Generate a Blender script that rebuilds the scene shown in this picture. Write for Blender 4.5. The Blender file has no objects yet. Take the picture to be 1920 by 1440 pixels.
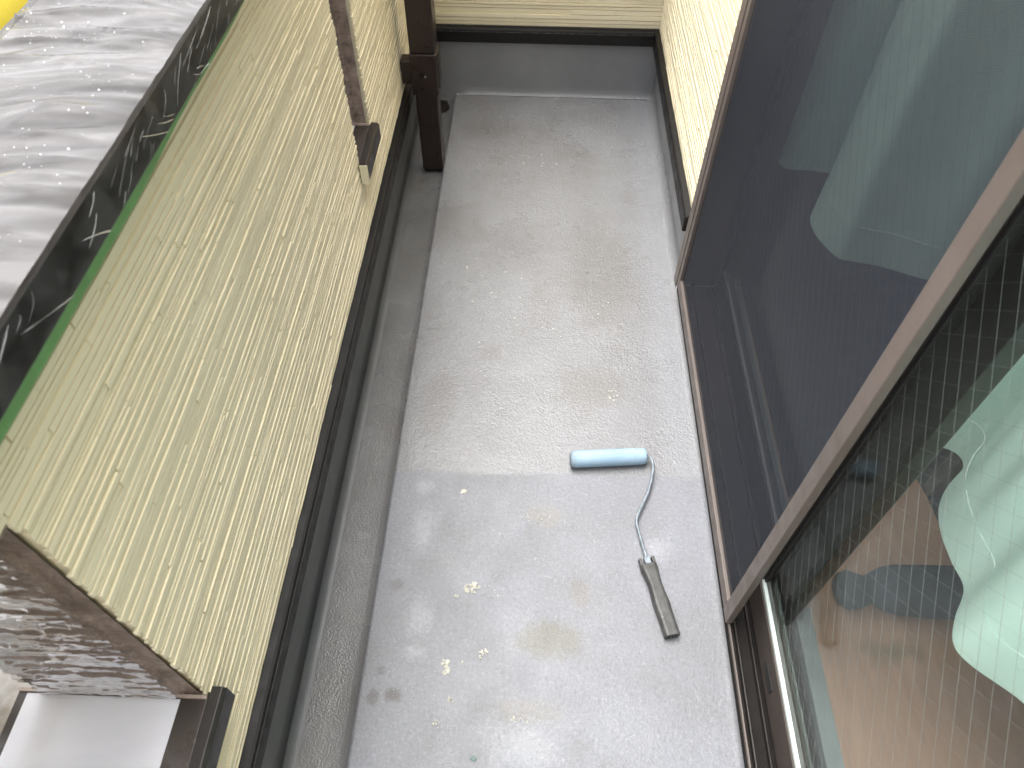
import bpy, math, random
from mathutils import Vector, Matrix, noise
random.seed(7)
rnd = random.random
D = bpy.data
scn = bpy.context.scene
COL = scn.collection

# ---------------------------------------------------------------- camera
cam_d = D.cameras.new('camera'); cam = D.objects.new('camera', cam_d); COL.objects.link(cam)
RM = ((0.99920988, 0.03939803, 0.00523641), (0.03423155, -0.78616281, -0.61707069), (-0.0201947, 0.61676238, -0.7868903))
m = Matrix.Identity(4)
for r in range(3):
    m[r][0] = RM[0][r]; m[r][1] = -RM[1][r]; m[r][2] = -RM[2][r]
m[2][3] = 1.45
cam.matrix_world = m
cam_d.sensor_width = 36; cam_d.lens = 36 * 1362.6 / 1920
cam_d.clip_start = 0.02; cam_d.clip_end = 2000
cam_d.dof.use_dof = True; cam_d.dof.focus_distance = 1.6; cam_d.dof.aperture_fstop = 8.0
scn.camera = cam
scn.render.resolution_x = 1024; scn.render.resolution_y = 768

# ---------------------------------------------------------------- light
SUN = Vector((-0.18, 0.20, 0.96)).normalized()
w = D.worlds.new('World'); scn.world = w; w.use_nodes = True
nt = w.node_tree; nt.nodes.clear()
sky = nt.nodes.new('ShaderNodeTexSky'); sky.sky_type = 'NISHITA'; sky.sun_disc = False
sky.sun_elevation = math.asin(SUN.z); sky.sun_rotation = math.atan2(SUN.x, SUN.y)
sky.dust_density = 4; sky.air_density = 1.0
hs = nt.nodes.new('ShaderNodeHueSaturation'); hs.inputs['Saturation'].default_value = 0.16
bg = nt.nodes.new('ShaderNodeBackground'); bg.inputs['Strength'].default_value = 0.15
wo = nt.nodes.new('ShaderNodeOutputWorld')
nt.links.new(sky.outputs[0], hs.inputs['Color']); nt.links.new(hs.outputs[0], bg.inputs[0]); nt.links.new(bg.outputs[0], wo.inputs[0])
sd = D.lights.new('sun', 'SUN'); sun = D.objects.new('sun', sd); COL.objects.link(sun)
sd.energy = .6; sd.angle = math.radians(60); sd.color = (1.0, 0.97, 0.92)
sun.rotation_euler = SUN.to_track_quat('Z', 'Y').to_euler(); sun.location = (0, 3, 6)
vs = scn.view_settings
vs.view_transform = 'Standard'; vs.look = 'None'; vs.gamma = 1; vs.exposure = 2.2; vs.use_curve_mapping = False

# ---------------------------------------------------------------- helpers
class MB:
    def __init__(s): s.v = []; s.f = []
    def add(s, vs, fs):
        b = len(s.v); s.v += [tuple(p) for p in vs]; s.f += [tuple(i + b for i in f) for f in fs]; return s
    def box(s, x0, x1, y0, y1, z0, z1):
        return s.add([(x0,y0,z0),(x1,y0,z0),(x1,y1,z0),(x0,y1,z0),(x0,y0,z1),(x1,y0,z1),(x1,y1,z1),(x0,y1,z1)],
                     [(3,2,1,0),(4,5,6,7),(0,1,5,4),(1,2,6,5),(2,3,7,6),(3,0,4,7)])
    def prism_y(s, prof, y0, y1, closed=True):      # (x,z) profile swept along Y, counter-clockwise seen from -Y
        n = len(prof)
        vs = [(x, y0, z) for x, z in prof] + [(x, y1, z) for x, z in prof]
        fs = [(i, (i+1) % n, n + (i+1) % n, n + i) for i in range(n if closed else n-1)]
        if closed: fs += [tuple(range(n-1, -1, -1)), tuple(range(n, 2*n))]
        return s.add(vs, fs)
    def prism_x(s, prof, x0, x1, closed=True):      # (y,z) profile swept along X
        n = len(prof)
        vs = [(x0, y, z) for y, z in prof] + [(x1, y, z) for y, z in prof]
        fs = [(i, (i+1) % n, n + (i+1) % n, n + i) for i in range(n if closed else n-1)]
        if closed: fs += [tuple(range(n-1, -1, -1)), tuple(range(n, 2*n))]
        return s.add(vs, fs)
    def tube(s, pts, rad, n=8, cap=True):
        pts = [Vector(p) for p in pts]; rings = []
        rads = rad if isinstance(rad, (list, tuple)) else [rad]*len(pts)
        up = Vector((0, 0, 1))
        for i, p in enumerate(pts):
            t = (pts[min(i+1, len(pts)-1)] - pts[max(i-1, 0)]).normalized()
            a = t.cross(up) if abs(t.dot(up)) < .95 else t.cross(Vector((1, 0, 0)))
            a.normalize(); b = a.cross(t)
            rings.append([p + (a*math.cos(2*math.pi*k/n) + b*math.sin(2*math.pi*k/n))*rads[i] for k in range(n)])
        vs = [q for r in rings for q in r]; fs = []
        for i in range(len(pts)-1):
            for k in range(n):
                fs.append((i*n+k, i*n+(k+1) % n, (i+1)*n+(k+1) % n, (i+1)*n+k))
        if cap: fs += [tuple(range(n-1, -1, -1)), tuple(range((len(pts)-1)*n, len(pts)*n))]
        return s.add(vs, fs)
    def build(s, name, mat, parent=None, smooth=False, bevel=0):
        me = D.meshes.new(name); me.from_pydata(s.v, [], s.f); me.validate()
        me.materials.append(mat)
        if smooth:
            for p in me.polygons: p.use_smooth = True
        o = D.objects.new(name, me); COL.objects.link(o)
        if parent: o.parent = parent; o.matrix_parent_inverse = parent.matrix_world.inverted()
        if bevel:
            b = o.modifiers.new('bevel', 'BEVEL'); b.width = bevel; b.segments = 2; b.limit_method = 'ANGLE'
        return o
def normals(o):
    import bmesh
    b = bmesh.new(); b.from_mesh(o.data); bmesh.ops.recalc_face_normals(b, faces=b.faces); b.to_mesh(o.data); b.free(); return o
def thing(name, label, cat, loc=(0, 0, 0), group=None):
    o = D.objects.new(name, None); COL.objects.link(o); o.location = loc
    o.matrix_world = Matrix.Translation(loc)
    o.empty_display_size = .05
    return tag(o, label, cat, group)
def tag(o, label, cat, group=None):
    o['label'] = label; o['category'] = cat
    if group: o['group'] = group
    return o
def struct(o): o['kind'] = 'structure'; return o
def stuff(o): o['kind'] = 'stuff'; return o

# ---------------------------------------------------------------- materials
class Mat:
    def __init__(s, name, base=(.5, .5, .5), rough=.5, metal=0, spec=.5):
        s.m = D.materials.new(name); s.m.use_nodes = True; s.n = s.m.node_tree.nodes; s.l = s.m.node_tree.links
        s.p = s.n['Principled BSDF']; s.p.inputs['Base Color'].default_value = (*base, 1)
        s.p.inputs['Roughness'].default_value = rough; s.p.inputs['Metallic'].default_value = metal
        s.p.inputs['Specular IOR Level'].default_value = spec
        s.tc = s.n.new('ShaderNodeTexCoord').outputs['Object']
    def map(s, scale, loc=(0, 0, 0)):
        q = s.n.new('ShaderNodeMapping'); q.inputs['Scale'].default_value = scale; q.inputs['Location'].default_value = loc
        s.l.new(s.tc, q.inputs[0]); return q.outputs[0]
    def noise(s, scale, detail=4, rough=.55, vec=None, dist=0):
        q = s.n.new('ShaderNodeTexNoise'); q.inputs['Scale'].default_value = scale; q.inputs['Detail'].default_value = detail
        q.inputs['Roughness'].default_value = rough; q.inputs['Distortion'].default_value = dist
        s.l.new(vec or s.tc, q.inputs['Vector']); return q.outputs['Fac']
    def noisec(s, scale, detail=3):
        q = s.n.new('ShaderNodeTexNoise'); q.inputs['Scale'].default_value = scale; q.inputs['Detail'].default_value = detail
        s.l.new(s.tc, q.inputs['Vector']); return q.outputs['Color']
    def voro(s, scale, vec=None, feat='SMOOTH_F1'):
        q = s.n.new('ShaderNodeTexVoronoi'); q.feature = feat; q.inputs['Scale'].default_value = scale
        s.l.new(vec or s.tc, q.inputs['Vector']); return q.outputs['Distance']
    def ramp(s, fac, stops):
        q = s.n.new('ShaderNodeValToRGB'); e = q.color_ramp.elements
        while len(e) < len(stops): e.new(.5)
        for k, (p, c) in enumerate(stops):
            e[k].position = p; e[k].color = (*c, 1) if isinstance(c, tuple) else (c, c, c, 1)
        s.l.new(fac, q.inputs[0]); return q.outputs[0]
    def mix(s, a, b, fac, mode='MIX'):
        q = s.n.new('ShaderNodeMix'); q.data_type = 'RGBA'; q.blend_type = mode
        for k, v in ((6, a), (7, b), (0, fac)):
            if isinstance(v, tuple): q.inputs[k].default_value = (*v, 1)
            elif isinstance(v, (int, float)):
                q.inputs[k].default_value = v if k == 0 else (v, v, v, 1)
            else: s.l.new(v, q.inputs[k])
        return q.outputs[2]
    def math(s, op, a, b=0, c=0, clamp=False):
        q = s.n.new('ShaderNodeMath'); q.operation = op; q.use_clamp = clamp
        for k, v in enumerate((a, b, c)):
            if isinstance(v, (int, float)): q.inputs[k].default_value = v
            else: s.l.new(v, q.inputs[k])
        return q.outputs[0]
    def sep(s):
        q = s.n.new('ShaderNodeSeparateXYZ'); s.l.new(s.tc, q.inputs[0]); return q.outputs
    def smooth(s, v, a, b):
        q = s.n.new('ShaderNodeMapRange'); q.interpolation_type = 'SMOOTHSTEP'
        q.inputs[1].default_value = a; q.inputs[2].default_value = b; s.l.new(v, q.inputs[0]); return q.outputs[0]
    def blob(s, cx, cy, rx, ry, warp, nz, soft=.6):           # irregular stain of its own shape at a place
        X, Y, Z = s.sep()
        dx = s.math('DIVIDE', s.math('SUBTRACT', X, cx), rx); dy = s.math('DIVIDE', s.math('SUBTRACT', Y, cy), ry)
        d = s.math('SQRT', s.math('ADD', s.math('MULTIPLY', dx, dx), s.math('MULTIPLY', dy, dy)))
        d = s.math('ADD', d, s.math('MULTIPLY', s.math('SUBTRACT', nz, .5), warp))
        return s.smooth(d, 1.0, 1.0 - soft)
    def bump(s, h, strength=.5, dist=.002, prev=None):
        q = s.n.new('ShaderNodeBump'); q.inputs['Strength'].default_value = strength if isinstance(strength, (int, float)) else .5
        if not isinstance(strength, (int, float)): s.l.new(strength, q.inputs['Strength'])
        q.inputs['Distance'].default_value = dist; s.l.new(h, q.inputs['Height'])
        if prev is not None: s.l.new(prev, q.inputs['Normal'])
        s.l.new(q.outputs[0], s.p.inputs['Normal']); return q.outputs[0]
    def set(s, key, v): s.l.new(v, s.p.inputs[key])

def siding_mat(name='siding_paint'):
    a = Mat(name, rough=.42)
    c = a.ramp(a.noise(2.2, 5), [(.3, (.755, .675, .48)), (.7, (.82, .745, .55))])
    fine = a.noise(60, 5)
    c = a.mix(c, (.68, .61, .455), a.smooth(fine, .62, .80))
    a.set('Base Color', c)
    str_ = a.map((70, 70, 260))
    n1 = a.bump(a.noise(1, 3, vec=a.map((60, 60, 200))), .25, .0012)
    n2 = a.bump(a.noise(170, 4, .6), .35, .0009, n1)
    a.set('Roughness', a.ramp(a.noise(25, 3), [(.3, .30), (.7, .5)]))
    return a.m

def metal_paint(name, base, rough, var=.25, bump=.15, spec=.5):
    a = Mat(name, base, rough, 0, spec)
    lo = tuple(x*(1-var) for x in base); hi = tuple(min(1, x*(1+var)) for x in base)
    c = a.ramp(a.noise(9, 6, .65), [(.3, lo), (.7, hi)])
    dust = a.smooth(a.noise(190, 4, .7), .64, .74)
    c = a.mix(c, tuple(min(1, x*1.9+.04) for x in base), a.math('MULTIPLY', dust, .5))
    scr = a.smooth(a.noise(1, 2, vec=a.map((8, 500, 60))), .72, .78)
    a.set('Base Color', c)
    a.set('Roughness', a.ramp(a.noise(30, 4), [(.3, max(.05, rough-.1)), (.7, min(1, rough+.12))]))
    a.bump(a.noise(260, 3), bump, .0006)
    return a.m

def floor_mat():
    a = Mat('deck_coating')
    X, Y, Z = a.sep()
    edge = a.math('ADD', Y, a.math('MULTIPLY', a.math('SUBTRACT', a.noise(14, 3), .5), .03))
    edge = a.math('SUBTRACT', edge, a.math('MULTIPLY', X, .018))
    wet = a.smooth(edge, .864, .884)
    big = a.noise(3.2, 6, .62); mid = a.noise(11, 6, .65, dist=.6); fine = a.noise(260, 3)
    dry = a.ramp(big, [(.30, (0.145, 0.146, 0.153)), (.5, (0.170, 0.173, 0.190)), (.7, (0.189, 0.195, 0.219))])
    dry = a.mix(dry, (0.145, 0.140, 0.135), a.math('MULTIPLY', a.smooth(mid, .56, .72), .5))
    dry = a.mix(dry, (0.242, 0.252, 0.275), a.math('MULTIPLY', a.smooth(a.noise(42, 5, .7, dist=.8), .60, .72), .55))
    wetc = a.ramp(a.noise(2.6, 6, .6), [(.3, (0.165, 0.163, 0.168)), (.5, (0.187, 0.189, 0.197)), (.72, (0.209, 0.213, 0.226))])
    wetc = a.mix(wetc, (0.136, 0.126, 0.119), a.math('MULTIPLY', a.smooth(a.noise(5.5, 6, .65, dist=.8), .50, .72), .5))
    wetc = a.mix(wetc, (0.243, 0.249, 0.268), a.math('MULTIPLY', a.smooth(a.noise(1, 5, .7, vec=a.map((4, 9, 1)), dist=.5), .50, .85), .4))
    rim = a.math('MULTIPLY', a.smooth(X, .30, .36), .6)
    wetc = a.mix(wetc, (0.221, 0.226, 0.243), rim)
    wetc = a.mix(wetc, a.mix(wetc, (.975, .968, .957), 1.0, 'MULTIPLY'), 1.0)
    c = a.mix(dry, wetc, wet)
    sn = a.math('ADD', a.math('MULTIPLY', a.noise(30, 6, .75, dist=.8), .6), a.math('MULTIPLY', a.noise(190, 3, .7), .4)); sn2 = a.math('ADD', a.math('MULTIPLY', a.noise(70, 5, .7, dist=.6), .5), a.math('MULTIPLY', a.noise(300, 3), .5))
    for cx, cy, rx, ry, col, amt in ((-.269,.372,.016,.02,(0.078, 0.071, 0.066),.7), (-.232,.378,.024,.018,(0.078, 0.068, 0.063),.75), (-.262,.421,.012,.012,(0.107, 0.107, 0.109),.8),
                             (-.254,.595,.022,.016,(0.107, 0.103, 0.101),.6), (.062,.494,.085,.05,(0.146, 0.139, 0.119),.8), (.125,.595,.03,.04,(0.151, 0.137, 0.126),.6),
                             (.02,.36,.09,.03,(0.175, 0.166, 0.157),.6), (.05,.77,.06,.04,(0.204, 0.195, 0.177),.5), (.16,1.13,.12,.09,(0.126, 0.115, 0.101),.45),
                             (-.16,2.28,.14,.10,(0.116, 0.110, 0.106),.4), (.2,1.55,.12,.3,(0.121, 0.112, 0.101),.45), (-.22,1.05,.06,.15,(0.131, 0.124, 0.119),.5)):
        c = a.mix(c, col, a.math('MULTIPLY', a.blob(cx, cy, rx, ry, 2.2, sn), amt))
    # old brush-cleaned light scuffs along the outer edge
    for cx, cy, rx, ry in ((-.215,.72,.035,.07), (-.225,.83,.03,.03), (-.2,.53,.04,.06), (-.205,.46,.035,.02), (.29,.70,.05,.05), (.02,.30,.09,.06)):
        c = a.mix(c, (0.282, 0.288, 0.308), a.math('MULTIPLY', a.blob(cx, cy, rx, ry, 2.6, sn2, .9), .5))
    spk = a.math('MULTIPLY', a.smooth(a.noise(330, 2, .6), .56, .70), a.ramp(a.noise(8, 4), [(.35, .15), (.65, .7)]))
    c = a.mix(c, (0.338, 0.344, 0.367), a.math('MULTIPLY', spk, .55))
    g2 = a.noise(130, 4, .7); c = a.mix(c, a.mix(c, 1.30, 1.0, 'MULTIPLY'), a.math('MULTIPLY', a.smooth(g2, .52, .66), .6)); c = a.mix(c, a.mix(c, .74, 1.0, 'MULTIPLY'), a.math('MULTIPLY', a.smooth(g2, .46, .34), .6))
    specks = a.smooth(a.voro(38, feat='F1'), .055, .035)
    c = a.mix(c, (0.029, 0.027, 0.025), a.math('MULTIPLY', specks, a.smooth(a.noise(9, 2), .58, .62)))
    a.set('Base Color', c)
    grainy = a.ramp(fine, [(.3, 0.0), (.7, 1.0)])
    ro = a.mix(a.ramp(mid, [(.3, .42), (.7, .58)]), a.ramp(a.noise(5, 4), [(.35, .24), (.65, .38)]), wet)
    a.set('Roughness', ro)
    peel = a.math('ADD', a.math('MULTIPLY', a.voro(210), .7), a.math('MULTIPLY', a.noise(330, 3, dist=.5), .6))
    soft = a.noise(22, 3)
    st = a.mix(.55, a.ramp(a.noise(3.5, 4), [(.35, .45), (.65, .85)]), wet)
    b1 = a.bump(soft, .25, .004)
    q = a.n.new('ShaderNodeBump'); q.inputs['Distance'].default_value = .0016
    a.l.new(st, q.inputs['Strength']); a.l.new(peel, q.inputs['Height']); a.l.new(b1, q.inputs['Normal']); a.l.new(q.outputs[0], a.p.inputs['Normal'])
    return a.m

def coat_mat(name, lo, hi, rough=(.2, .35), peel=.45, brown=.4):
    a = Mat(name)
    c = a.ramp(a.noise(4, 6, .6), [(.3, lo), (.7, hi)])
    c = a.mix(c, (.13, .11, .09), a.math('MULTIPLY', a.smooth(a.noise(7, 5, .65, dist=.6), .44, .82), brown))
    a.set('Base Color', c)
    a.set('Roughness', a.ramp(a.noise(6, 4), [(.35, rough[0]), (.65, rough[1])]))
    b1 = a.bump(a.noise(18, 3), .25, .004)
    a.bump(a.math('ADD', a.math('MULTIPLY', a.voro(300), .7), a.math('MULTIPLY', a.noise(450, 3), .5)), peel, .0015, b1)
    return a.m

def crinkle_mat():
    a = Mat('brown_crinkled_coat', (.10, .075, .062), .26)
    c = a.ramp(a.noise(20, 6, .7, dist=1.2), [(.3, (.13, .09, .07)), (.7, (.42, .325, .275))])
    a.set('Base Color', c)
    a.set('Roughness', a.ramp(a.noise(35, 4), [(.3, .04), (.7, .15)]))
    v = a.map((40, 40, 130))
    b1 = a.bump(a.noise(1, 6, .65, vec=v, dist=1.5), .85, .006)
    a.bump(a.noise(190, 4, dist=.8), .5, .0015, b1)
    return a.m

def glass_mat(name, tint, haze=.0):
    m_ = D.materials.new(name); m_.use_nodes = True; n = m_.node_tree.nodes; l = m_.node_tree.links; n.clear()
    out = n.new('ShaderNodeOutputMaterial'); tr = n.new('ShaderNodeBsdfTransparent'); tr.inputs[0].default_value = (*tint, 1)
    gl = n.new('ShaderNodeBsdfGlossy'); gl.inputs['Roughness'].default_value = .0; gl.inputs[0].default_value = (.92, .96, .95, 1)
    geo = n.new('ShaderNodeNewGeometry'); ior = n.new('ShaderNodeMix'); ior.inputs[2].default_value = 1.52; ior.inputs[3].default_value = 1/1.52
    l.new(geo.outputs['Backfacing'], ior.inputs[0])
    fr = n.new('ShaderNodeFresnel'); l.new(ior.outputs[0], fr.inputs[0])
    tc = n.new('ShaderNodeTexCoord'); ns = n.new('ShaderNodeTexNoise'); ns.inputs['Scale'].default_value = 3; l.new(tc.outputs['Object'], ns.inputs[0])
    bp = n.new('ShaderNodeBump'); bp.inputs['Strength'].default_value = .03; bp.inputs['Distance'].default_value = .004; l.new(ns.outputs[0], bp.inputs['Height']); l.new(bp.outputs[0], gl.inputs['Normal'])
    fs_ = n.new('ShaderNodeMath'); fs_.operation = 'MULTIPLY'; fs_.inputs[1].default_value = .5; l.new(fr.outputs[0], fs_.inputs[0])
    mx = n.new('ShaderNodeMixShader'); l.new(fs_.outputs[0], mx.inputs[0]); l.new(tr.outputs[0], mx.inputs[1]); l.new(gl.outputs[0], mx.inputs[2])
    df = n.new('ShaderNodeBsdfDiffuse'); df.inputs[0].default_value = (.75, .78, .76, 1)
    n2 = n.new('ShaderNodeTexNoise'); n2.inputs['Scale'].default_value = 7; n2.inputs['Detail'].default_value = 6; l.new(tc.outputs['Object'], n2.inputs[0])
    ml = n.new('ShaderNodeMath'); ml.operation = 'MULTIPLY'; ml.inputs[1].default_value = haze*2; l.new(n2.outputs[0], ml.inputs[0])
    mx2 = n.new('ShaderNodeMixShader'); l.new(ml.outputs[0], mx2.inputs[0]); l.new(mx.outputs[0], mx2.inputs[1]); l.new(df.outputs[0], mx2.inputs[2])
    l.new(mx2.outputs[0], out.inputs[0]); return m_

def sheer_mat(name, base, opac, weave):
    m_ = D.materials.new(name); m_.use_nodes = True; n = m_.node_tree.nodes; l = m_.node_tree.links; n.clear()
    out = n.new('ShaderNodeOutputMaterial'); tr = n.new('ShaderNodeBsdfTransparent')
    df = n.new('ShaderNodeBsdfDiffuse'); df.inputs[0].default_value = (*base, 1)
    ts = n.new('ShaderNodeBsdfTranslucent'); ts.inputs[0].default_value = (*base, 1)
    a = n.new('ShaderNodeMixShader'); a.inputs[0].default_value = .18; l.new(df.outputs[0], a.inputs[1]); l.new(ts.outputs[0], a.inputs[2])
    tc = n.new('ShaderNodeTexCoord'); mp = n.new('ShaderNodeMapping'); mp.inputs['Rotation'].default_value = (math.radians(38), 0, 0); l.new(tc.outputs['Object'], mp.inputs[0])
    wv = n.new('ShaderNodeTexWave'); wv.bands_direction = 'Z'; wv.inputs['Scale'].default_value = weave; wv.inputs['Distortion'].default_value = .5; l.new(mp.outputs[0], wv.inputs[0])
    mr = n.new('ShaderNodeMapRange'); mr.inputs[3].default_value = opac-.1; mr.inputs[4].default_value = min(1, opac+.1); l.new(wv.outputs['Fac'], mr.inputs[0])
    mx = n.new('ShaderNodeMixShader'); l.new(mr.outputs[0], mx.inputs[0]); l.new(tr.outputs[0], mx.inputs[1]); l.new(a.outputs[0], mx.inputs[2])
    l.new(mx.outputs[0], out.inputs[0]); return m_

def net_mat():
    m_ = D.materials.new('insect_net'); m_.use_nodes = True; n = m_.node_tree.nodes; l = m_.node_tree.links; n.clear()
    out = n.new('ShaderNodeOutputMaterial'); tr = n.new('ShaderNodeBsdfTransparent')
    pb = n.new('ShaderNodeBsdfPrincipled'); pb.inputs['Base Color'].default_value = (.020, .024, .036, 1); pb.inputs['Roughness'].default_value = .6
    tc = n.new('ShaderNodeTexCoord')
    def wave(d, sc):
        q = n.new('ShaderNodeTexWave'); q.bands_direction = d; q.inputs['Scale'].default_value = sc; q.inputs['Distortion'].default_value = .3; l.new(tc.outputs['Object'], q.inputs[0]); return q.outputs['Fac']
    mxm = n.new('ShaderNodeMath'); mxm.operation = 'MAXIMUM'; l.new(wave('Y', 210), mxm.inputs[0]); l.new(wave('Z', 210), mxm.inputs[1])
    ns = n.new('ShaderNodeTexNoise'); ns.inputs['Scale'].default_value = 5; ns.inputs['Detail'].default_value = 5; l.new(tc.outputs['Object'], ns.inputs[0])
    mr = n.new('ShaderNodeMapRange'); mr.inputs[3].default_value = .42; mr.inputs[4].default_value = .64; l.new(mxm.outputs[0], mr.inputs[0])
    ad = n.new('ShaderNodeMath'); ad.operation = 'MULTIPLY_ADD'; ad.inputs[1].default_value = .12; l.new(ns.outputs[0], ad.inputs[0]); l.new(mr.outputs[0], ad.inputs[2]); ad.use_clamp = True
    mx = n.new('ShaderNodeMixShader'); l.new(ad.outputs[0], mx.inputs[0]); l.new(tr.outputs[0], mx.inputs[1]); l.new(pb.outputs[0], mx.inputs[2])
    l.new(mx.outputs[0], out.inputs[0]); return m_

def film_mat(name, milk, base=(.86, .85, .86)):
    m_ = D.materials.new(name); m_.use_nodes = True; n = m_.node_tree.nodes; l = m_.node_tree.links; n.clear()
    out = n.new('ShaderNodeOutputMaterial'); tr = n.new('ShaderNodeBsdfTransparent')
    pb = n.new('ShaderNodeBsdfPrincipled'); pb.inputs['Base Color'].default_value = (*base, 1); pb.inputs['Roughness'].default_value = .16
    tc = n.new('ShaderNodeTexCoord'); mp = n.new('ShaderNodeMapping'); mp.inputs['Scale'].default_value = (1.5, 13, 13); l.new(tc.outputs['Object'], mp.inputs[0])
    ns = n.new('ShaderNodeTexNoise'); ns.inputs['Scale'].default_value = 1.6; ns.inputs['Detail'].default_value = 6; ns.inputs['Distortion'].default_value = 1.2; l.new(mp.outputs[0], ns.inputs[0])
    mr = n.new('ShaderNodeMapRange'); mr.inputs[1].default_value = .36; mr.inputs[2].default_value = .62; mr.inputs[3].default_value = max(.04, milk-.28); mr.inputs[4].default_value = min(1, milk+.2); l.new(ns.outputs[0], mr.inputs[0])
    bp = n.new('ShaderNodeBump'); bp.inputs['Strength'].default_value = .5; bp.inputs['Distance'].default_value = .004; l.new(ns.outputs[0], bp.inputs['Height']); l.new(bp.outputs[0], pb.inputs['Normal'])
    gl = n.new('ShaderNodeBsdfGlossy'); gl.inputs['Roughness'].default_value = .08; lw = n.new('ShaderNodeLayerWeight'); lw.inputs[0].default_value = .12
    t2 = n.new('ShaderNodeMixShader'); l.new(lw.outputs['Fresnel'], t2.inputs[0]); l.new(tr.outputs[0], t2.inputs[1]); l.new(gl.outputs[0], t2.inputs[2])
    mx = n.new('ShaderNodeMixShader'); l.new(mr.outputs[0], mx.inputs[0]); l.new(t2.outputs[0], mx.inputs[1]); l.new(pb.outputs[0], mx.inputs[2])
    l.new(mx.outputs[0], out.inputs[0]); return m_

def plain(name, base, rough=.5, var=.15, scale=20, bump=.1, metal=0, bscale=150, bdist=.001):
    a = Mat(name, base, rough, metal)
    a.set('Base Color', a.ramp(a.noise(scale, 5, .6), [(.3, tuple(x*(1-var) for x in base)), (.7, tuple(min(1, x*(1+var)) for x in base))]))
    if bump: a.bump(a.noise(bscale, 4), bump, bdist)
    return a.m

SIDING = siding_mat()
FLASH = metal_paint('black_brown_flashing', (.006, .005, .0047), .45, .3, .3, .3)
BROWN = metal_paint('bronze_window_metal', (.12, .096, .083), .42, .12, .1)
DARKBR = metal_paint('dark_bronze_metal', (.02, .016, .014), .4, .25, .1)
PIPE = metal_paint('dark_brown_pipe', (.020, .010, .0075), .34, .35, .2)
CAP = metal_paint('brown_cap_metal', (.05, .040, .036), .32, .15, .1)
RAIL = metal_paint('bronze_rail_metal', (.06, .049, .044), .6, .12, .1, .2)
MATTBR = metal_paint('shaded_track_metal', (.014, .012, .011), .75, .2, .1, .15)  # bronze darkened: shade on the sill and inner rail is in the colour
CRINKLE = crinkle_mat()
FLOOR = floor_mat()
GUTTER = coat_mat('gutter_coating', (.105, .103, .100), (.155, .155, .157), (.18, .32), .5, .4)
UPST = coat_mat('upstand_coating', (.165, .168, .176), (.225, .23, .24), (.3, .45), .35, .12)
UPSD = coat_mat('shaded_side_coating', (.085, .088, .092), (.12, .125, .13), (.35, .5), .3, .2)  # darker copy of the upstand coating, shade of this side in its colour
NET = net_mat()
GLASS = glass_mat('wired_glass', (.945, .985, .965), .006)
SHEER = sheer_mat('sheer_curtain_cloth', (.80, .98, .91), .95, 90)
HEMM = sheer_mat('curtain_hem_cloth', (.84, .97, .92), .8, 130)
FILM = film_mat('masking_film', .42, (.17, .161, .160))
CLEAR = film_mat('clear_masking_film', .04, (.2, .2, .2))
RFILM = film_mat('reveal_wrap_film', .16, (.40, .33, .30))
WHITEF = film_mat('film_crease', .3, (.35, .35, .35))

# ---------------------------------------------------------------- setting: ground, deck, gutter, upstands
YB, YN = 2.495, -1.3                       # back and near ends of the balcony
g = MB(); g.add([(-400,-400,-3.0),(400,-400,-3.0),(400,400,-3.0),(-400,400,-3.0)], [(0,1,2,3)])
struct(g.build('ground', plain('ground_gravel', (.16, .155, .15), .9, .3, 3)))

def cove(cx, cz, r, a0, a1, n=5):
    return [(cx + r*math.cos(math.radians(a0+(a1-a0)*k/n)), cz + r*math.sin(math.radians(a0+(a1-a0)*k/n))) for k in range(n+1)]
def sweep(name, prof, y0, y1, mat, ny=1, wob=0):
    b = MB(); n = len(prof); vs = []
    for j in range(ny+1):
        y = y0 + (y1-y0)*j/ny
        for x, z in prof:
            o = noise.noise(Vector((x*3, y*5, z*9)))*wob
            vs.append((x+o, y, z+o*.5))
    fs = [(j*n+i, (j+1)*n+i, (j+1)*n+i+1, j*n+i+1) for j in range(ny) for i in range(n-1)]
    b.add(vs, fs); return b.build(name, mat, None, True)
# deck profile: rounded nosing over the gutter at x=-.295, coved into the upstand at x=.424
prof = [(-.3005, -.06), (-.3005, -.024)] + cove(-.292, -.008, .0085, 180, 90, 5) + [(-.25, .0005), (-.1, 0), (.1, 0), (.3, 0), (.38, 0)] + cove(.398, .0255, .025, -90, 0, 7) + [(.4229, .034), (.4229, .042)]
struct(sweep('deck_floor', prof, YN, YB-.012, FLOOR, 60, .0022))
prof = [(.4240, .03), (.4238, .08), (.4235, .12), (.4235, .25)]
struct(sweep('upstand_house_side', prof, 1.452, YB-.001, UPST, 20, .0016))
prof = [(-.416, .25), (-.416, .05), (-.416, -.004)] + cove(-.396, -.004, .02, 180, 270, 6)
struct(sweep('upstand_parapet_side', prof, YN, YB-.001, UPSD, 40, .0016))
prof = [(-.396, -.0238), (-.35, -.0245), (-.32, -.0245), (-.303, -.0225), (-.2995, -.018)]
struct(sweep('drain_gutter', prof, YN, YB-.001, GUTTER, 60, .0016))
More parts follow.
